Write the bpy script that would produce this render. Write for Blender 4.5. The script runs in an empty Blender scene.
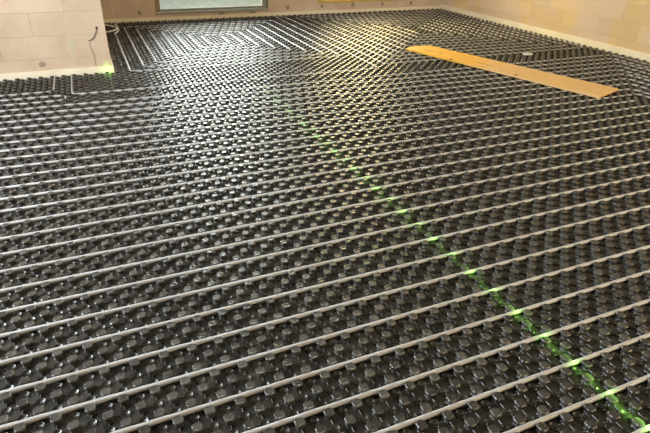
import bpy, math, random
import numpy as np
from mathutils import Vector, Matrix, noise
random.seed(4)
SC = bpy.context.scene
COL = SC.collection

# ------------------------------------------------------------------ camera
CAM = Vector((0.0, -1.352, 1.3716))
F_PX, PITCH, ROLL, YAW = 523.6, 0.5141, 0.02496, 0.41647
fw = Vector((math.sin(YAW)*math.cos(PITCH), math.cos(YAW)*math.cos(PITCH), -math.sin(PITCH)))
rt = Vector((math.cos(YAW), -math.sin(YAW), 0))
up = rt.cross(fw)
R_ = math.cos(ROLL)*rt + math.sin(ROLL)*up
U_ = -math.sin(ROLL)*rt + math.cos(ROLL)*up
cd = bpy.data.cameras.new('camera')
cd.sensor_width = 36.0
cd.lens = F_PX/650*36
cd.clip_start = 0.05
cam = bpy.data.objects.new('camera', cd)
COL.objects.link(cam)
M = Matrix((R_, U_, -fw)).transposed().to_4x4()
M.translation = CAM
cam.matrix_world = M
SC.camera = cam

def project(P):
    q = Vector(P) - CAM
    d = q.dot(fw)
    if d <= 0.05: return None
    return 325 + F_PX*q.dot(R_)/d, 216.5 - F_PX*q.dot(U_)/d, d

# ------------------------------------------------------------------ world, lights, exposure
W = bpy.data.worlds.new('world'); SC.world = W; W.use_nodes = True
W.node_tree.nodes['Background'].inputs[0].default_value = (0.96, 0.98, 1.0, 1)
W.node_tree.nodes['Background'].inputs[1].default_value = 0.5

def area_lamp(name, center, size, direction, power, color):
    """soft rectangular lamp"""
    l = bpy.data.lights.new(name, 'AREA'); l.shape = 'RECTANGLE'
    l.size, l.size_y = size; l.energy = power; l.color = color
    o = bpy.data.objects.new(name, l); COL.objects.link(o)
    o.location = center
    o.rotation_euler = Vector(direction).to_track_quat('-Z', 'Z').to_euler()
    return o
area_lamp('daylight_far_window', (1.86, 7.46, 1.25), (1.60, 1.25), (0, -1, -0.15), 88, (0.98, 0.99, 1.0))
area_lamp('daylight_warm_window', (4.38, 7.46, 1.25), (1.50, 1.25), (0, -1, -0.15), 78, (1.0, 0.74, 0.34))
area_lamp('side_fill_lamp', (-2.72, 1.2, 1.55), (2.2, 1.3), (1, 0, -0.1), 150, (0.88, 0.95, 1.0))  # added cool fill from the unseen left side, no known window there
area_lamp('warm_rear_fill_lamp', (4.3, -3.12, 1.55), (2.4, 1.3), (0, 1, -0.1), 62, (1.0, 0.82, 0.50))  # added warm fill from behind the camera, no known window there

def laser_fan(name, loc, aim, plane_normal, power, half_width, cone, blend=0.25):
    """line laser: a spot lamp that lets light out only in one thin vertical plane"""
    l = bpy.data.lights.new(name, 'SPOT'); l.energy = power; l.color = (0.34, 1.0, 0.13)
    l.spot_size = cone; l.spot_blend = blend; l.shadow_soft_size = 0.0
    l.use_nodes = True
    nt = l.node_tree; nt.nodes.clear()
    geo = nt.nodes.new('ShaderNodeNewGeometry')
    dot = nt.nodes.new('ShaderNodeVectorMath'); dot.operation = 'DOT_PRODUCT'
    dot.inputs[1].default_value = plane_normal
    nt.links.new(geo.outputs['Normal'], dot.inputs[0])
    ab = nt.nodes.new('ShaderNodeMath'); ab.operation = 'ABSOLUTE'
    nt.links.new(dot.outputs['Value'], ab.inputs[0])
    mr = nt.nodes.new('ShaderNodeMapRange'); mr.interpolation_type = 'SMOOTHSTEP'
    mr.inputs['From Min'].default_value = half_width*0.1
    mr.inputs['From Max'].default_value = half_width
    mr.inputs['To Min'].default_value = 1; mr.inputs['To Max'].default_value = 0
    nt.links.new(ab.outputs[0], mr.inputs['Value'])
    em = nt.nodes.new('ShaderNodeEmission')
    # a wider, dimmer band put into the lamp gives the line its halo
    m2 = nt.nodes.new('ShaderNodeMapRange'); m2.interpolation_type = 'SMOOTHSTEP'
    m2.inputs['From Min'].default_value = 0; m2.inputs['From Max'].default_value = half_width*3.2
    m2.inputs['To Min'].default_value = 0.30; m2.inputs['To Max'].default_value = 0
    nt.links.new(ab.outputs[0], m2.inputs['Value'])
    sm = nt.nodes.new('ShaderNodeMath'); sm.operation = 'ADD'
    nt.links.new(mr.outputs[0], sm.inputs[0]); nt.links.new(m2.outputs[0], sm.inputs[1])
    nt.links.new(sm.outputs[0], em.inputs['Strength'])
    out = nt.nodes.new('ShaderNodeOutputLight')
    nt.links.new(em.outputs[0], out.inputs['Surface'])
    o = bpy.data.objects.new(name, l); COL.objects.link(o)
    o.location = loc
    o.rotation_euler = (Vector(aim)-Vector(loc)).to_track_quat('-Z', 'Y').to_euler()
    return o
laser_fan('line_laser_beam', (1.385, -1.35, 1.15), (1.385, -0.2, 0.0), (1, 0, 0), 150, 0.0135, math.radians(78), 0.45)
laser_fan('line_laser_cross_beam', (0.10, 3.2, 0.75), (0.085, 4.26, 0.0), (1, -0.01, 0), 34, 0.045, math.radians(14), 1.0)

SC.view_settings.view_transform = 'Standard'
SC.view_settings.look = 'None'
SC.view_settings.gamma = 1.0
SC.view_settings.use_curve_mapping = False
SC.view_settings.exposure = 1.52

# ------------------------------------------------------------------ helpers
def tag(o, label=None, cat=None, group=None, kind=None):
    if label: o['label'] = label
    if cat: o['category'] = cat
    if group: o['group'] = group
    if kind: o['kind'] = kind
    return o

def empty(name, loc=(0, 0, 0)):
    o = bpy.data.objects.new(name, None); COL.objects.link(o); o.location = loc
    o.empty_display_size = 0.1
    return o

def link(name, me, mat=None, parent=None, loc=None, smooth=False):
    o = bpy.data.objects.new(name, me); COL.objects.link(o)
    if mat and not me.materials: me.materials.append(mat)
    if parent: o.parent = parent
    if loc is not None: o.location = loc
    if smooth:
        me.polygons.foreach_set('use_smooth', np.ones(len(me.polygons), dtype=bool)); me.update()
    return o

class MB:
    def __init__(s): s.v = []; s.f = []
    def box(s, a, b):
        n = len(s.v); (x0, y0, z0), (x1, y1, z1) = a, b
        s.v += [(x0,y0,z0),(x1,y0,z0),(x1,y1,z0),(x0,y1,z0),(x0,y0,z1),(x1,y0,z1),(x1,y1,z1),(x0,y1,z1)]
        s.f += [tuple(n+i for i in q) for q in ((3,2,1,0),(4,5,6,7),(0,1,5,4),(1,2,6,5),(2,3,7,6),(3,0,4,7))]
        return s
    def cbox(s, a, b, c):
        """box with chamfered edges: three crossed rings"""
        n = len(s.v); ce = [(a[i]+b[i])/2 for i in range(3)]; h = [(b[i]-a[i])/2 for i in range(3)]
        idx = {}
        for sx in (-1,1):
            for sy in (-1,1):
                for sz in (-1,1):
                    for k in range(3):
                        sg = (sx,sy,sz)
                        idx[(sg,k)] = len(s.v)
                        s.v.append(tuple(ce[i]+sg[i]*(h[i]-(0 if i == k else c)) for i in range(3)))
        for k in range(3):                                   # faces
            i, j = [(1,2),(2,0),(0,1)][k]
            for sg in (-1,1):
                q = []
                for a2, b2 in ((-1,-1),(1,-1),(1,1),(-1,1)):
                    t = [0,0,0]; t[k] = sg; t[i] = a2; t[j] = b2; q.append(idx[(tuple(t),k)])
                s.f.append(tuple(q if sg > 0 else q[::-1]))
        for k in range(3):                                   # edges along k
            i, j = [(1,2),(2,0),(0,1)][k]
            for si in (-1,1):
                for sj in (-1,1):
                    t0 = [0,0,0]; t0[i] = si; t0[j] = sj; t1 = t0[:]; t0[k] = -1; t1[k] = 1
                    t0 = tuple(t0); t1 = tuple(t1)
                    q = [idx[(t0,i)], idx[(t0,j)], idx[(t1,j)], idx[(t1,i)]]
                    s.f.append(tuple(q if si*sj < 0 else q[::-1]))
        for sx in (-1,1):
            for sy in (-1,1):
                for sz in (-1,1):
                    q = [idx[((sx,sy,sz),k)] for k in range(3)]
                    s.f.append(tuple(q if sx*sy*sz > 0 else q[::-1]))
        return s
    def tube(s, pts, r, n=8, cap=True):
        b0 = len(s.v); m = len(pts); P = [Vector(p) for p in pts]
        for i in range(m):
            t = (P[min(i+1, m-1)]-P[max(i-1, 0)]).normalized()
            ref = Vector((0,0,1)) if abs(t.z) < 0.95 else Vector((1,0,0))
            a = t.cross(ref).normalized(); b = a.cross(t)
            rr = r[i] if isinstance(r, (list, tuple)) else r
            for k in range(n):
                an = 2*math.pi*k/n
                s.v.append(tuple(P[i] + a*math.cos(an)*rr + b*math.sin(an)*rr))
        for i in range(m-1):
            for k in range(n):
                k2 = (k+1) % n
                s.f.append((b0+i*n+k, b0+(i+1)*n+k, b0+(i+1)*n+k2, b0+i*n+k2))
        if cap:
            s.f.append(tuple(b0+k for k in range(n)))
            s.f.append(tuple(b0+(m-1)*n+k for k in reversed(range(n))))
        return s
    def mesh(s, name):
        me = bpy.data.meshes.new(name); me.from_pydata(s.v, [], s.f); me.validate(); me.update(); return me
    def build(s, name, mat, parent=None, smooth=False, loc=None):
        return link(name, s.mesh(name), mat, parent, loc, smooth)

def replicate(name, v, f, pos):
    """one mesh holding many copies of a small shape (numpy, no ops)"""
    v = np.array(v, dtype=np.float32); pos = np.array(pos, dtype=np.float32); N = len(pos); m = len(v)
    V = (pos[:, None, :] + v[None]).reshape(-1, 3)
    lt = np.array([len(q) for q in f], dtype=np.int32)
    lv = np.concatenate([np.array(q, dtype=np.int32) for q in f])
    LV = (lv[None] + (np.arange(N, dtype=np.int32)*m)[:, None]).reshape(-1)
    LT = np.tile(lt, N); LS = np.concatenate([[0], np.cumsum(LT)[:-1]]).astype(np.int32)
    me = bpy.data.meshes.new(name)
    me.vertices.add(len(V)); me.vertices.foreach_set('co', V.reshape(-1))
    me.loops.add(len(LV)); me.loops.foreach_set('vertex_index', LV)
    me.polygons.add(len(LT)); me.polygons.foreach_set('loop_start', LS); me.polygons.foreach_set('loop_total', LT)
    me.update(calc_edges=True)
    return me

# ------------------------------------------------------------------ materials
def mat(name, base, rough=0.6, var=None, scale=6.0, detail=4.0, bump=0.0, bscale=40.0, spec=0.5,
        rand=0.0, rvar=0.0, lo=0.35, hi=0.7, coords='Object'):
    m = bpy.data.materials.new(name); m.use_nodes = True
    nt = m.node_tree; b = nt.nodes['Principled BSDF']
    b.inputs['Roughness'].default_value = rough
    b.inputs['Specular IOR Level'].default_value = spec
    geo = nt.nodes.new('ShaderNodeNewGeometry')
    pos = geo.outputs['Position']
    col = None
    rgb = nt.nodes.new('ShaderNodeRGB'); rgb.outputs[0].default_value = (*base, 1); col = rgb.outputs[0]
    if var:
        nz = nt.nodes.new('ShaderNodeTexNoise'); nz.inputs['Scale'].default_value = scale
        nz.inputs['Detail'].default_value = detail
        nt.links.new(pos, nz.inputs['Vector'])
        mr = nt.nodes.new('ShaderNodeMapRange')
        mr.inputs['From Min'].default_value = lo; mr.inputs['From Max'].default_value = hi
        nt.links.new(nz.outputs['Fac'], mr.inputs['Value'])
        mx = nt.nodes.new('ShaderNodeMix'); mx.data_type = 'RGBA'
        nt.links.new(mr.outputs[0], mx.inputs['Factor'])
        nt.links.new(col, mx.inputs['A']); mx.inputs['B'].default_value = (*var, 1)
        col = mx.outputs['Result']
        if rvar:
            m2 = nt.nodes.new('ShaderNodeMapRange')
            m2.inputs['To Min'].default_value = rough; m2.inputs['To Max'].default_value = rough+rvar
            nt.links.new(mr.outputs[0], m2.inputs['Value'])
            nt.links.new(m2.outputs[0], b.inputs['Roughness'])
    if rand:
        oi = nt.nodes.new('ShaderNodeObjectInfo')
        m3 = nt.nodes.new('ShaderNodeMapRange')
        m3.inputs['To Min'].default_value = 1-rand; m3.inputs['To Max'].default_value = 1+rand
        nt.links.new(oi.outputs['Random'], m3.inputs['Value'])
        hs = nt.nodes.new('ShaderNodeHueSaturation')
        nt.links.new(m3.outputs[0], hs.inputs['Value']); nt.links.new(col, hs.inputs['Color'])
        col = hs.outputs['Color']
    nt.links.new(col, b.inputs['Base Color'])
    if bump:
        nb = nt.nodes.new('ShaderNodeTexNoise'); nb.inputs['Scale'].default_value = bscale
        nt.links.new(pos, nb.inputs['Vector'])
        bp = nt.nodes.new('ShaderNodeBump'); bp.inputs['Strength'].default_value = bump
        bp.inputs['Distance'].default_value = 0.01
        nt.links.new(nb.outputs['Fac'], bp.inputs['Height']); nt.links.new(bp.outputs[0], b.inputs['Normal'])
    return m

M_FOIL = mat('black_foil', (0.011, 0.0105, 0.009), 0.24, var=(0.052, 0.047, 0.036), scale=9, detail=6, bump=0.25, bscale=60, rvar=0.25)
M_STUD = mat('black_stud_plastic', (0.028, 0.027, 0.025), 0.24, var=(0.085, 0.081, 0.070), scale=14, detail=6, bump=0.32, bscale=110, rvar=0.22)
M_PIPE = mat('grey_white_pipe', (0.50, 0.51, 0.52), 0.35, var=(0.42, 0.41, 0.39), scale=3)
M_BLOCK = mat('beige_block', (0.66, 0.52, 0.40), 0.9, var=(0.58, 0.44, 0.325), scale=4, bump=0.25, bscale=120, rand=0.05, spec=0.2)
M_MORTAR = mat('grey_joint', (0.50, 0.41, 0.33), 0.95, spec=0.2)
M_STRIP = mat('cream_edge_foam', (0.88, 0.80, 0.62), 0.7, var=(0.80, 0.71, 0.52), scale=5)
M_SLAB = mat('concrete_slab', (0.30, 0.29, 0.27), 0.85, var=(0.22, 0.21, 0.2), scale=3)
M_CEIL = mat('concrete_ceiling', (0.42, 0.40, 0.37), 0.9, var=(0.34, 0.325, 0.3), scale=2)
M_BROWN = mat('brown_window_frame', (0.32, 0.20, 0.10), 0.5)
M_SILL = mat('green_grey_sill', (0.34, 0.34, 0.27), 0.5, var=(0.25, 0.27, 0.22), scale=12)
M_YELLOW = mat('yellow_film_sill', (0.62, 0.42, 0.10), 0.5)
M_GROUND = mat('outdoor_gravel', (0.36, 0.36, 0.32), 0.9, var=(0.26, 0.27, 0.22), scale=8)
M_SPOT = mat('wall_patch', (0.30, 0.24, 0.18), 0.95, var=(0.36, 0.29, 0.22), scale=40)
M_CABLE = mat('dark_cable', (0.03, 0.027, 0.025), 0.5)
M_CORD = mat('white_cord', (0.72, 0.68, 0.62), 0.7)
M_CRUMB = mat('pale_plaster', (0.62, 0.60, 0.54), 0.85, bump=0.4, bscale=90)

def patch_material(name, col, edge):
    """a patch that feathers out into the block colour, with a ragged border"""
    m = bpy.data.materials.new(name); m.use_nodes = True
    nt = m.node_tree; b = nt.nodes['Principled BSDF']; b.inputs['Roughness'].default_value = 0.9
    tc = nt.nodes.new('ShaderNodeTexCoord'); mp = nt.nodes.new('ShaderNodeMapping')
    mp.inputs['Location'].default_value = (-1, 0, -1); mp.inputs['Scale'].default_value = (2, 0, 2)
    nt.links.new(tc.outputs['Generated'], mp.inputs['Vector'])
    ln = nt.nodes.new('ShaderNodeVectorMath'); ln.operation = 'LENGTH'; nt.links.new(mp.outputs[0], ln.inputs[0])
    nz = nt.nodes.new('ShaderNodeTexNoise'); nz.inputs['Scale'].default_value = 3.0
    nt.links.new(tc.outputs['Generated'], nz.inputs['Vector'])
    ad = nt.nodes.new('ShaderNodeMath'); ad.operation = 'MULTIPLY_ADD'; ad.inputs[1].default_value = 0.5
    nt.links.new(nz.outputs['Fac'], ad.inputs[0]); nt.links.new(ln.outputs['Value'], ad.inputs[2])
    mr = nt.nodes.new('ShaderNodeMapRange'); mr.interpolation_type = 'SMOOTHSTEP'
    mr.inputs['From Min'].default_value = 0.55; mr.inputs['From Max'].default_value = 1.1
    nt.links.new(ad.outputs[0], mr.inputs['Value'])
    mx = nt.nodes.new('ShaderNodeMix'); mx.data_type = 'RGBA'
    nt.links.new(mr.outputs[0], mx.inputs['Factor'])
    mx.inputs['A'].default_value = (*col, 1); mx.inputs['B'].default_value = (*edge, 1)
    nt.links.new(mx.outputs['Result'], b.inputs['Base Color'])
    return m
M_GREEN = patch_material('pale_green_patch', (0.55, 0.49, 0.335), (0.612, 0.472, 0.354))
M_STAIN = patch_material('brown_stain', (0.33, 0.255, 0.185), (0.612, 0.472, 0.354))
M_BLOCK_R = mat('beige_block_yellow_mottled', (0.66, 0.51, 0.385), 0.9, var=(0.68, 0.50, 0.27), scale=1.6, detail=2, bump=0.25, bscale=120, rand=0.05, spec=0.2, lo=0.48, hi=0.62)  # beige mixed with broad yellowish patches

def board_material():
    m = bpy.data.materials.new('yellow_board'); m.use_nodes = True
    nt = m.node_tree; b = nt.nodes['Principled BSDF']; b.inputs['Roughness'].default_value = 0.5
    tc = nt.nodes.new('ShaderNodeTexCoord')
    mp = nt.nodes.new('ShaderNodeMapping'); mp.inputs['Scale'].default_value = (0.6, 14, 14)
    nt.links.new(tc.outputs['Object'], mp.inputs['Vector'])
    nz = nt.nodes.new('ShaderNodeTexNoise'); nz.inputs['Scale'].default_value = 5; nz.inputs['Detail'].default_value = 6
    nt.links.new(mp.outputs[0], nz.inputs['Vector'])
    r = nt.nodes.new('ShaderNodeValToRGB')
    r.color_ramp.elements[0].position = 0.3; r.color_ramp.elements[0].color = (0.70, 0.43, 0.16, 1)
    r.color_ramp.elements[1].position = 0.7; r.color_ramp.elements[1].color = (0.78, 0.52, 0.24, 1)
    nt.links.new(nz.outputs['Fac'], r.inputs['Fac'])
    # fresh yellow coating on one half, worn sandy wood on the other, with a ragged border
    sx = nt.nodes.new('ShaderNodeSeparateXYZ'); nt.links.new(tc.outputs['Object'], sx.inputs[0])
    n2 = nt.nodes.new('ShaderNodeTexNoise'); n2.inputs['Scale'].default_value = 5
    nt.links.new(tc.outputs['Object'], n2.inputs['Vector'])
    ad = nt.nodes.new('ShaderNodeMath'); ad.operation = 'MULTIPLY_ADD'; ad.inputs[1].default_value = 0.9
    nt.links.new(n2.outputs['Fac'], ad.inputs[0]); nt.links.new(sx.outputs['X'], ad.inputs[2])
    m2 = nt.nodes.new('ShaderNodeMapRange'); m2.inputs['From Min'].default_value = 0.05; m2.inputs['From Max'].default_value = 0.45
    nt.links.new(ad.outputs[0], m2.inputs['Value'])
    mx = nt.nodes.new('ShaderNodeMix'); mx.data_type = 'RGBA'
    nt.links.new(m2.outputs[0], mx.inputs['Factor'])
    mx.inputs['A'].default_value = (0.82, 0.44, 0.05, 1)
    nt.links.new(r.outputs[0], mx.inputs['B'])
    nt.links.new(mx.outputs['Result'], b.inputs['Base Color'])
    return m
M_BOARD = board_material()

def glass_material():
    m = bpy.data.materials.new('dusty_pane'); m.use_nodes = True
    nt = m.node_tree; nt.nodes.clear()
    out = nt.nodes.new('ShaderNodeOutputMaterial')
    tr = nt.nodes.new('ShaderNodeBsdfTransparent'); tr.inputs[0].default_value = (0.9, 0.93, 0.9, 1)
    gl = nt.nodes.new('ShaderNodeBsdfGlossy'); gl.inputs['Roughness'].default_value = 0.03
    fr = nt.nodes.new('ShaderNodeFresnel'); fr.inputs[0].default_value = 1.5
    mx = nt.nodes.new('ShaderNodeMixShader')
    nt.links.new(fr.outputs[0], mx.inputs[0]); nt.links.new(tr.outputs[0], mx.inputs[1]); nt.links.new(gl.outputs[0], mx.inputs[2])
    nt.links.new(mx.outputs[0], out.inputs[0])
    return m
M_GLASS = glass_material()

# ------------------------------------------------------------------ the setting
XR, YF, YP, XP = 6.02, 7.25, 4.32, 0.15        # right wall, far wall, left wall face, its corner
XL, YB, H = -2.6, -3.0, 2.6
T = 0.24
tag(MB().box((XL-T, YB-T, -0.25), (XR+T, YF+T, -0.06)).build('floor', M_SLAB), kind='structure')
tag(MB().box((XL-T, YB-T, H), (XR+T, YF+T, H+0.2)).build('ceiling', M_CEIL), kind='structure')

BLOCKS = {}
def block(parent, a, b, bm=None):
    d = tuple(round(b[i]-a[i], 4) for i in range(3))
    bm = bm or M_BLOCK
    d = d + (bm.name,)
    if d not in BLOCKS:
        me = MB().cbox(tuple(-x/2 for x in d[:3]), tuple(x/2 for x in d[:3]), 0.0014).mesh('block')
        me.materials.append(bm); BLOCKS[d] = me
    o = bpy.data.objects.new('block', BLOCKS[d]); COL.objects.link(o); o.parent = parent
    o.location = [(a[i]+b[i])/2 for i in range(3)]
    return o

COURSES = [0.0, 0.177] + [0.177+0.2045*k for k in range(1, 12)] + [H]
def block_face(parent, axis, face, sign, s0, s1, off, openings=(), bm=None):
    """courses of 0.6 m blocks on one face of a wall. axis 0: runs along X at y=face, axis 1: along Y at x=face"""
    g, dep = 0.0008, 0.030
    for c in range(len(COURSES)-1):
        z0, z1 = COURSES[c], COURSES[c+1]
        joints = [s0]
        k = math.floor((s0-off[c % 2])/0.6)
        s = off[c % 2] + 0.6*k
        while s < s1-0.03:
            if s > s0+0.03: joints.append(s)
            s += 0.6
        joints.append(s1)
        for (o0, o1, oz0, oz1) in openings:
            for e in (o0, o1):
                if z1 > oz0+0.02 and z0 < oz1-0.02: joints.append(e)
        joints = sorted(set(joints))
        for a, b in zip(joints[:-1], joints[1:]):
            if b-a < 0.02: continue
            zz0, zz1 = z0, z1; skip = False
            for (o0, o1, oz0, oz1) in openings:
                if a > o0-0.01 and b < o1+0.01:
                    if z0 >= oz0-0.02 and z1 <= oz1+0.02: skip = True
                    elif z0 < oz0 < z1 and z1 <= oz1: zz1 = oz0
                    elif z0 < oz1 < z1 and z0 >= oz0: zz0 = oz1
            if skip or zz1-zz0 < 0.02: continue
            q0, q1 = (face-dep, face) if sign > 0 else (face, face+dep)
            if axis == 0: block(parent, (a+g, q0, zz0+g), (b-g, q1, zz1-g), bm)
            else: block(parent, (q0, a+g, zz0+g), (q1, b-g, zz1-g), bm)

RC = 0.004      # joints lie this far behind the block faces
# right wall
w = tag(MB().box((XR+RC, YB-T, 0), (XR+T, YF+T, H)).build('wall_right', M_MORTAR), kind='structure')
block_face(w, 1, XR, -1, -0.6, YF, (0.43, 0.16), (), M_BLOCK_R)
# far wall with two openings
WIN1 = (0.97, 2.72, 0.10, 2.25); WIN2 = (3.58, 5.18, 0.185, 2.25)
mb = MB()
for x0, x1, z0, z1 in ((XP, WIN1[0], 0, H), (WIN1[1], WIN2[0], 0, H), (WIN2[1], XR, 0, H),
                       (WIN1[0], WIN1[1], 0, WIN1[2]), (WIN1[0], WIN1[1], WIN1[3], H),
                       (WIN2[0], WIN2[1], 0, WIN2[2]), (WIN2[0], WIN2[1], WIN2[3], H)):
    mb.box((x0, YF+RC, z0), (x1, YF+T, z1))
wf = tag(mb.build('wall_back', M_MORTAR), kind='structure')
block_face(wf, 0, YF, -1, XP, XR, (0.35, 0.05), (WIN1, WIN2))
# mortar smears at the joints of the far wall's foot
for i, (x, z) in enumerate(((0.735,0.135),(1.96,0.075),(2.46,0.075),(3.05,0.127),(3.654,0.130),(4.229,0.135),(4.80,0.126),(5.38,0.125))):
    mb = MB(); n = 9; rx = 0.032 if z > 0.1 else 0.06; rz = 0.034 if z > 0.1 else 0.018
    for ring, yy in ((1.0, 0.0), (0.75, -0.006), (0.0, -0.009)):
        for k in range(n):
            a = 2*math.pi*k/n; w_ = ring*(0.75+0.5*random.random())
            mb.v.append((x+rx*w_*math.cos(a), YF+yy+0.001, z+rz*w_*math.sin(a)))
    for r_ in range(2):
        for k in range(n):
            mb.f.append((r_*n+k, r_*n+(k+1) % n, (r_+1)*n+(k+1) % n, (r_+1)*n+k))
    mb.build('wall_patch', M_SPOT, wf, True)
def flat_patch(parent, x, y, z, rx, rz, m_):
    mb = MB(); n = 16
    for ring, yy in ((1.0, 0.0005), (0.9, -0.0006)):
        for k in range(n):
            a = 2*math.pi*k/n; w_ = ring*(0.9+0.2*noise.noise((math.cos(a)*1.5+x, math.sin(a)*1.5, z)))
            mb.v.append((x+rx*w_*math.cos(a), y+yy, z+rz*w_*math.sin(a)))
    for k in range(n): mb.f.append((k, (k+1) % n, n+(k+1) % n, n+k))
    mb.f.append(tuple(n+k for k in range(n)))
    return mb.build('wall_patch', m_, parent, True)
# left wall: the face toward the camera and its return into the far bay
wl = tag(MB().box((XL-T, YP+RC, 0), (XP-RC, YF+T, H)).build('wall_left', M_MORTAR), kind='structure')
block_face(wl, 0, YP, -1, XL, XP, (0.12, -0.178))
block_face(wl, 1, XP, 1, YP+0.030, YF, (0.2, 0.5))
flat_patch(wl, -0.46, YP, 0.128, 0.06, 0.048, M_STAIN)
flat_patch(wl, -0.165, YP, 0.285, 0.062, 0.14, M_GREEN)  # pale greenish patch, close to the block colour
# walls outside the frame, with openings added for the fill lamps
mb = MB()
SW = (0.05, 2.35, 0.85, 2.25)
mb.box((XL-T, YB-T, 0), (XL, SW[0], H)); mb.box((XL-T, SW[1], 0), (XL, YP, H))
mb.box((XL-T, SW[0], 0), (XL, SW[1], SW[2])); mb.box((XL-T, SW[0], SW[3]), (XL, SW[1], H))
tag(mb.build('wall_side', M_BLOCK), kind='structure')
mb = MB(); RW = (3.05, 5.55, 0.85, 2.25)
mb.box((XL, YB-T, 0), (RW[0], YB, H)); mb.box((RW[1], YB-T, 0), (XR, YB, H))
mb.box((RW[0], YB-T, 0), (RW[1], YB, RW[2])); mb.box((RW[0], YB-T, RW[3]), (RW[1], YB, H))
tag(mb.build('wall_rear', M_BLOCK), kind='structure')

# windows of the far wall
def window(name, win, frame_mat, sill_mat, mullions):
    x0, x1, z0, z1 = win; y0, y1 = YF+0.09, YF+0.15; e = empty(name, ((x0+x1)/2, YF+0.12, z0)); tag(e, kind='structure')
    ox, oy, oz = e.location
    def bx(n, a, b, m, c=0.006):
        return MB().cbox(tuple(a[i]-e.location[i] for i in range(3)), tuple(b[i]-e.location[i] for i in range(3)), c).build(n, m, e)
    f = 0.07
    bx('window_sill', (x0, YF-0.025, z0-0.004), (x1, y0+0.01, z0+0.030), sill_mat)
    bx('frame_jamb', (x0, y0-0.085, z0+0.030), (x0+f, y1, z1), frame_mat)
    bx('frame_jamb', (x1-f, y0, z0+0.030), (x1, y1, z1), sill_mat)
    bx('frame_rail', (x0+f, y0, z0+0.030), (x1-f, y1, z0+0.055), sill_mat)
    bx('frame_rail', (x0+f, y0, z1-f), (x1-f, y1, z1), frame_mat)
    xs = [x0+f] + mullions + [x1-f]
    for mx in mullions: bx('mullion', (mx-0.02, y0, z0+0.055), (mx+0.02, y1, z1-f), frame_mat, 0.004)
    for a, b in zip(xs[:-1], xs[1:]):
        bx('pane', (a+0.02, y0+0.025, z0+0.055), (b-0.02, y0+0.033, z1-f), M_GLASS, 0.001)
    return e
window('window_1', WIN1, M_BROWN, M_SILL, [])
window('window_2', WIN2, M_YELLOW, M_YELLOW, [])
tag(MB().box((-4, YF+T, -0.2), (10, 16, 0.02)).build('ground_outside', M_GROUND), kind='structure')

# edge insulation strips standing along the foot of the walls
def strip(name, pts, h=0.085, t=0.010):
    mb = MB(); 
    P = [Vector((x, y, 0)) for x, y in pts]
    prof = [(0, -0.01), (t, -0.01), (t, h*0.97), (t*0.6, h), (0, h)]
    rows = []
    for i, p in enumerate(P):
        a = (P[i]-P[i-1]).normalized() if i else None
        b = (P[i+1]-P[i]).normalized() if i < len(P)-1 else None
        na = Vector((a.y, -a.x, 0)) if a else None; nb = Vector((b.y, -b.x, 0)) if b else None
        n = (na+nb)/(1+na.dot(nb)) if a and b else (na or nb)
        rows.append(n)
    for p, n in zip(P, rows):
        for d, z in prof:
            dz = 0.006*noise.noise(p*1.7) if z > 0.05 else 0
            mb.v.append((p.x+n.x*d, p.y+n.y*d, z+dz))
    k = len(prof)
    for i in range(len(P)-1):
        for j in range(k):
            j2 = (j+1) % k
            mb.f.append((i*k+j, (i+1)*k+j, (i+1)*k+j2, i*k+j2))
    mb.f.append(tuple(reversed(range(k)))); mb.f.append(tuple((len(P)-1)*k+j for j in range(k)))
    return tag(mb.build(name, M_STRIP), kind='structure')
def seg(a, b, n): return [(a[0]+(b[0]-a[0])*i/n, a[1]+(b[1]-a[1])*i/n) for i in range(n+1)]
strip('baseboard_right', seg((XR-0.001, YF-0.012), (XR-0.001, -1.8), 30), 0.088, 0.012)
strip('baseboard_back', seg((XP+0.013, YF-0.001), (XR-0.001, YF-0.001), 20), 0.060)
strip('baseboard_left', seg((XL, YP-0.001), (XP+0.001, YP-0.001), 8) + seg((XP+0.001, YP+0.3), (XP+0.001, YF), 8), 0.070, 0.012)

# ------------------------------------------------------------------ studded heating mat
D = 0.05
DX = 0.0493            # stud pitch along X
PHX = 0.042            # stud lattice phase along X in the row y = 2.5 D
mat_root = tag(empty('studded_heating_mat', (2.0, 1.0, 0)),
    'black plastic mat of moulded studs covering the whole room floor under the pipes', 'floor mat')
OFF = -np.array(mat_root.location)
m = MB()
y_end = -1.9
m.box((XL+0.01, y_end, -0.06), (XR-0.014, YP-0.014, 0.0)); m.box((XP+0.016, YP-0.014, -0.06), (XR-0.014, YF-0.014, 0.0))
fo = m.build('foil_sheet', M_FOIL, mat_root); fo.location = OFF

def lathe_ngon(profile, n=8, rot=math.pi/8):
    v, f = [], []
    for r, z in profile:
        for k in range(n):
            a = rot + 2*math.pi*k/n
            v.append((r*math.cos(a), r*math.sin(a), z))
    for i in range(len(profile)-1):
        for k in range(n):
            k2 = (k+1) % n
            f.append((i*n+k, i*n+k2, (i+1)*n+k2, (i+1)*n+k))
    f.append(tuple((len(profile)-1)*n+k for k in range(n)))
    return v, f
SV, SF = lathe_ngon([(0.0162, 0.0), (0.0138, 0.004), (0.0138, 0.0135), (0.0174, 0.0165), (0.0174, 0.0208), (0.0146, 0.0236), (0.0112, 0.0229)])
# long flats toward the pipe lanes, short corner cuts
def squarer(v):
    x, y, z = v; r_ = math.hypot(x, y); a = 0.95*r_; b = 0.56*r_
    return (math.copysign(a if abs(x) > abs(y) else b, x), math.copysign(b if abs(x) > abs(y) else a, y), z)
SV = [squarer(v) for v in SV]
RV, RF = lathe_ngon([(0.0185, 0.0), (0.0166, 0.0056), (0.0150, 0.0056), (0.0132, 0.0006)], n=8)

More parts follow.
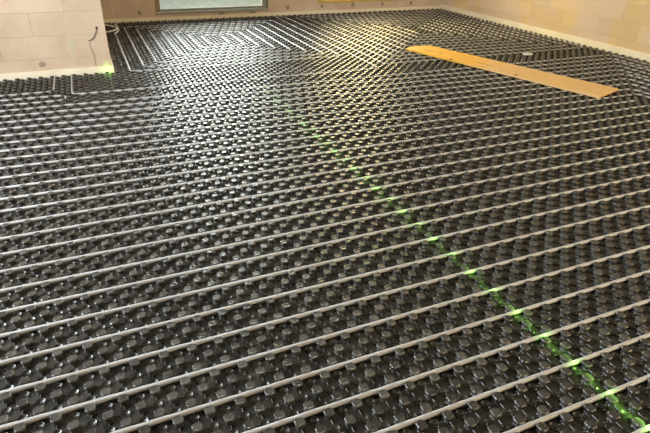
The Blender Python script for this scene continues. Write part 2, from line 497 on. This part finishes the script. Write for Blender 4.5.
studs = []
j0 = math.floor(y_end/D)
for j in range(j0, 150):
    y = (j+0.5)*D
    par = (j-2) % 2
    for i in range(-60, 130):
        x = PHX + (2*i+par)*DX
        if not (XL+0.04 < x < XR-0.035) or not (y_end+0.03 < y < YF-0.035): continue
        if y > YP-0.04 and x < XP+0.045: continue
        studs.append((x, y))
vis = []
for s in studs:
    q = project((s[0], s[1], 0.022))
    if q and -4 < q[0] < 654 and -4 < q[1] < 437: vis.append((q[2], s))
vis.sort()
near = [s for _, s in vis[:300]]
nearset = set(near)
stud_me = bpy.data.meshes.new('stud'); stud_me.from_pydata(SV, [], SF); stud_me.update(); stud_me.materials.append(M_STUD)
for s in near:
    o = bpy.data.objects.new('stud', stud_me); COL.objects.link(o); o.parent = mat_root
    o.location = (s[0]+OFF[0], s[1]+OFF[1], 0)
rest = [(x, y, 0) for x, y in studs if (x, y) not in nearset]
o = link('stud_field', replicate('stud_field', SV, SF, rest), M_STUD, mat_root, OFF); tag(o, kind='stuff')
# low webs running stud to stud, and the round cup in every empty cell
wb = MB()
h, wd = 0.0056, 0.0013
webs = []
for x0, x1, hh in ((0.012, 0.034, h), (-0.034, -0.012, h)):
    webs.append([(x0, -wd*1.8, 0), (x0, wd*1.8, 0), (x0, wd, hh), (x0, -wd, hh), (x1, -wd*1.8, 0), (x1, wd*1.8, 0), (x1, wd, hh), (x1, -wd, hh)])
for q in webs:                                  # across the room tall, along the room lower and broader
    for tr in (lambda x, y, z: (-y, x, z), lambda x, y, z: (x, y*1.3, z*0.45)):
        n0 = len(wb.v); wb.v += [tr(*p) for p in q]
        wb.f += [tuple(n0+i for i in f) for f in ((0, 4, 7, 3), (3, 7, 6, 2), (2, 6, 5, 1))]
pos = [(x, y, 0) for x, y in studs if x < XR-0.12 and y < YF-0.12 and not (y > YP-0.14 and x < XP)]
o = link('web_field', replicate('web_field', wb.v, wb.f, pos), M_FOIL, mat_root, OFF); tag(o, kind='stuff')
o = link('cup_field', replicate('cup_field', RV, RF, [(x+DX, y, 0) for x, y, _ in pos]), M_FOIL, mat_root, OFF); tag(o, kind='stuff')

# ------------------------------------------------------------------ heating pipes
PR, PZ = 0.0086, 0.0136
def wiggle(p, d):
    """the pipe snakes between the alternating studs that grip it"""
    if abs(d.x) > abs(d.y):
        return Vector((0, 0.0011*math.cos(math.pi*(p.x-PHX)/DX) * (1 if (round(p.y/D) % 2 == 0) else -1), 0))
    return Vector((0.0011*math.cos(math.pi*p.y/D), 0, 0))

def pipe_runs(parent, pts, r=0.07, close_lead=None):
    """rounded pipe path; every straight with the bend behind it is one pipe_run"""
    P = [Vector((PHX+(round((x-PHX)/DX-0.5)+0.5)*DX, round(y/D)*D, PZ)) for x, y in pts]
    start = P[0]
    ori = parent.location
    for i in range(len(P)-1):
        a, b = start, P[i+1]
        d = (b-a).normalized(); end = b; arc = []
        if i < len(P)-2:
            d2 = (P[i+2]-b).normalized()
            rr = min(r, (P[i+2]-b).length*0.5, (b-a).length)
            end = b - d*rr
            c = end + d2*rr
            for k in range(1, 7):
                t = math.pi/2*k/6
                arc.append(c - d2*rr*math.cos(t) + d*rr*math.sin(t))
            nxt = b + d2*rr
        L = (end-a).length
        n = max(2, int(L/0.025))
        line = []
        for k in range(n+1):
            p = a + (end-a)*k/n
            e = 1 if 0 < k < n else 0
            line.append(p + wiggle(p, d)*e)
        path = [q-ori for q in line+arc]
        MB().tube(path, PR, 8).build('pipe_run', M_PIPE, parent, True)
        if i < len(P)-2: start = nxt

# meander in the foreground
ca = tag(empty('heating_pipe_circuit', (1.0, -1.2, 0)),
    'parallel grey-white heating pipes snapped between studs across the whole foreground', 'heating pipe', 'underfloor heating circuits')
pts = []
ns = list(range(-8, 13))
for i, n in enumerate(ns):
    y = 0.15*n
    pts += [(-2.35, y), (4.45, y)] if i % 2 == 0 else [(4.45, y), (-2.35, y)]
pipe_runs(ca, pts)
# nested circuit of the middle ground: along the room, then turning toward the camera before the right wall
cb = tag(empty('heating_pipe_circuit', (1.0, 2.6, 0)),
    'grey heating pipes behind the foreground rows, bending round beyond the yellow board', 'heating pipe', 'underfloor heating circuits')
pts = []
for i, n in enumerate(range(13, 23)):
    y = 0.15*n; xr = 4.63+0.135*(n-13)
    leg = [(-2.35, y), (xr, y), (xr, -1.2)]
    pts += leg if i % 2 == 0 else leg[::-1]
pipe_runs(cb, pts)
# pipes ending in front of the left wall
cc = tag(empty('heating_pipe_circuit', (-1.0, 3.6, 0)),
    'short heating pipes with a hairpin and a bend into the foot of the left wall', 'heating pipe', 'underfloor heating circuits')
pipe_runs(cc, [(-0.38, 4.30), (-0.38, 3.75), (-2.35, 3.75), (-2.35, 3.60), (-0.28, 3.60), (-0.28, 3.45), (-2.2, 3.45)])
# rectangular spiral under the far window
c1 = tag(empty('heating_pipe_circuit', (1.465, 5.55, 0)),
    'rectangular spiral of white heating pipe beneath the brown-framed far window', 'heating pipe', 'underfloor heating circuits')
pts = [(0.30, 6.30)]
for k in range(-1, 7):
    L, Bt, Rr, Tn = 0.45+3*DX*k, 4.40+0.15*k, 2.47-3*DX*k, 6.80-0.15*(k+1)
    pts += [(L, Bt), (Rr, Bt), (Rr, Tn)]
    if k < 6: pts += [(L+3*DX, Tn)]
pipe_runs(c1, pts)
# the two strands that come out of the wall return and feed that spiral
def smooth(pts, n=8):
    P = [Vector(p) for p in pts]; P = [2*P[0]-P[1]] + P + [2*P[-1]-P[-2]]; out = []
    for i in range(1, len(P)-2):
        for k in range(n):
            t = k/n; p0, p1, p2, p3 = P[i-1:i+3]
            out.append(0.5*((2*p1)+(p2-p0)*t+(2*p0-5*p1+4*p2-p3)*t*t+(3*p1-p0-3*p2+p3)*t**3))
    out.append(P[-2]); return out
for q in ([(XP+0.005, 6.66, 0.085), (0.24, 6.68, 0.070), (0.33, 6.62, 0.055), (0.37, 6.52, 0.035), (0.335, 6.40, 0.020), (0.30, 6.30, PZ)],
          [(XP+0.005, 6.36, 0.040), (0.22, 6.36, 0.040), (0.30, 6.40, 0.045), (0.36, 6.50, 0.060), (0.345, 6.60, 0.080)]):
    MB().tube([p-c1.location for p in smooth(q)], PR*1.25, 8).build('feed_strand', M_CORD, c1, True)
# spiral in the far right bay with its lead along the room
c2 = tag(empty('heating_pipe_circuit', (4.4, 5.46, 0)),
    'rectangular spiral of heating pipe in the far right corner behind the yellow board', 'heating pipe', 'underfloor heating circuits')
pts = [(-0.22, 4.30), (-0.22, 3.60), (2.78, 3.60), (2.78, 7.12), (2.93, 7.12)]
for k in range(0, 10):
    wv = 1.47-3*DX*k; L, Rr, Bt = 4.4-wv, 4.4+wv, 3.75+0.15*k
    Tn = 7.15-0.15*(k+1)
    pts += [(L, Bt), (Rr, Bt), (Rr, Tn)]
    if k < 9: pts += [(L+3*DX, Tn)]
pipe_runs(c2, pts)

# ------------------------------------------------------------------ yellow board lying on the studs
bz = 0.0236; bt = 0.021
ctr = Vector((4.02, 3.16, bz))
board = tag(empty('wooden_board', ctr), 'long yellow shuttering board lying loose across the black studs', 'board')
ax = (Vector((4.125, 1.938)) - Vector((3.50, 4.25))).normalized()
ang = math.atan2(ax.y, ax.x); board.rotation_euler = (0, 0, ang)
def loc2(x, y):
    d = Vector((x-ctr.x, y-ctr.y)); return d.x*math.cos(ang)+d.y*math.sin(ang), -d.x*math.sin(ang)+d.y*math.cos(ang)
# outline in world metres, clockwise from the far tip
outl = [loc2(*q) for q in ((3.50, 4.262), (3.60, 4.33), (3.70, 4.345), (3.885, 4.325), (4.53, 2.068), (4.135, 1.937))]
mb = MB()
c = 0.0025
cx = sum(q[0] for q in outl)/len(outl); cy = sum(q[1] for q in outl)/len(outl)
n = len(outl)
for z, ins in ((0, c), (c, 0), (bt-c, 0), (bt, c)):
    for x, y in outl:
        l_ = math.hypot(x-cx, y-cy); mb.v.append((x-(x-cx)/l_*ins*1.4, y-(y-cy)/l_*ins*1.4, z))
area = sum(outl[i][0]*outl[(i+1) % n][1]-outl[(i+1) % n][0]*outl[i][1] for i in range(n))
for r_ in range(3):
    for k in range(n):
        q = (r_*n+k, r_*n+(k+1) % n, (r_+1)*n+(k+1) % n, (r_+1)*n+k)
        mb.f.append(q if area > 0 else q[::-1])
top = tuple(3*n+k for k in range(n)); bot = tuple(range(n))
mb.f.append(top if area > 0 else top[::-1]); mb.f.append(bot[::-1] if area > 0 else bot)
mb.build('plank_body', M_BOARD, board)
# worn dark stamp marks on the coating
def mark(x, y, ln, wdt):
    u, v = loc2(x, y)
    k = MB().cbox((u-ln/2, v-wdt/2, bt-0.0005), (u+ln/2, v+wdt/2, bt+0.0006), 0.0002)
    return k.build('stamp_mark', M_CABLE, board)

for x, y, ln, wdt in ((3.70, 4.06, 0.13, 0.012), (3.745, 3.90, 0.10, 0.010), (3.70, 3.60, 0.035, 0.045), (3.90, 3.33, 0.10, 0.012),
                      (3.925, 3.22, 0.09, 0.012), (3.93, 2.80, 0.030, 0.040)):
    mark(x, y, ln, wdt)

# ------------------------------------------------------------------ small things
def lump(name, loc, size, mat_, label, cat, seed, group=None):
    rnd = random.Random(seed); mb = MB(); rings, n = 6, 10
    for i in range(rings+1):
        t = i/rings; ph = math.pi*t
        for k in range(n):
            a = 2*math.pi*k/n
            rr = math.sin(ph)*(0.8+0.4*rnd.random()) + 0.02
            mb.v.append((size[0]*rr*math.cos(a), size[1]*rr*math.sin(a), size[2]*(1-math.cos(ph))*0.5*(0.9+0.2*rnd.random())))
    for i in range(rings):
        for k in range(n):
            mb.f.append((i*n+k, i*n+(k+1) % n, (i+1)*n+(k+1) % n, (i+1)*n+k))
    mb.f.append(tuple(reversed(range(n)))); mb.f.append(tuple(rings*n+k for k in range(n)))
    o = mb.build(name, mat_, None, True, loc); return tag(o, label, cat, group)
lump('plaster_lump', (4.78, 3.58, 0.0225), (0.066, 0.050, 0.026), M_CRUMB,
     'pale rounded plaster lump resting on studs behind the yellow board', 'plaster', 3)

# cable hanging out of a hole in the left wall
cb_ = tag(empty('wall_cable', (0.073, YP, 0.434)), 'thin dark cable hanging from a black hole near the left wall corner', 'cable')
def rel(q): return [Vector(p)-cb_.location for p in q]
mb = MB().tube(rel([(0.073, YP+0.02, 0.434), (0.073, YP-0.006, 0.434)]), 0.011, 10); mb.build('hole_sleeve', M_CABLE, cb_)
path = smooth(rel([(0.073, YP-0.004, 0.434), (0.062, YP-0.012, 0.40), (0.040, YP-0.010, 0.36), (0.020, YP-0.012, 0.335), (-0.018, YP-0.010, 0.322)]))
MB().tube(path, 0.0032, 6).build('cable_lead', M_CABLE, cb_, True)
path = smooth(rel([(-0.010, YP-0.006, 0.325), (-0.014, YP-0.005, 0.27), (0.000, YP-0.006, 0.20), (0.004, YP-0.005, 0.12), (0.000, YP-0.006, 0.075)]))
MB().tube(path, 0.0016, 6).build('crack_line', M_SPOT, cb_, True)  # thin tube standing in for the faint wall crack below the cable

# white cord hanging down beside the wall corner
cord = MB().tube(smooth([(0.20, 6.6, H), (0.26, 6.6, 1.4), (0.315, 6.6, 0.55), (0.34, 6.6, 0.28), (0.362, 6.595, 0.09)]), 0.0045, 6).build('hanging_cord', M_CORD, None, True)
tag(cord, 'thin white cord hanging from the ceiling down to the pipe feed', 'cord')
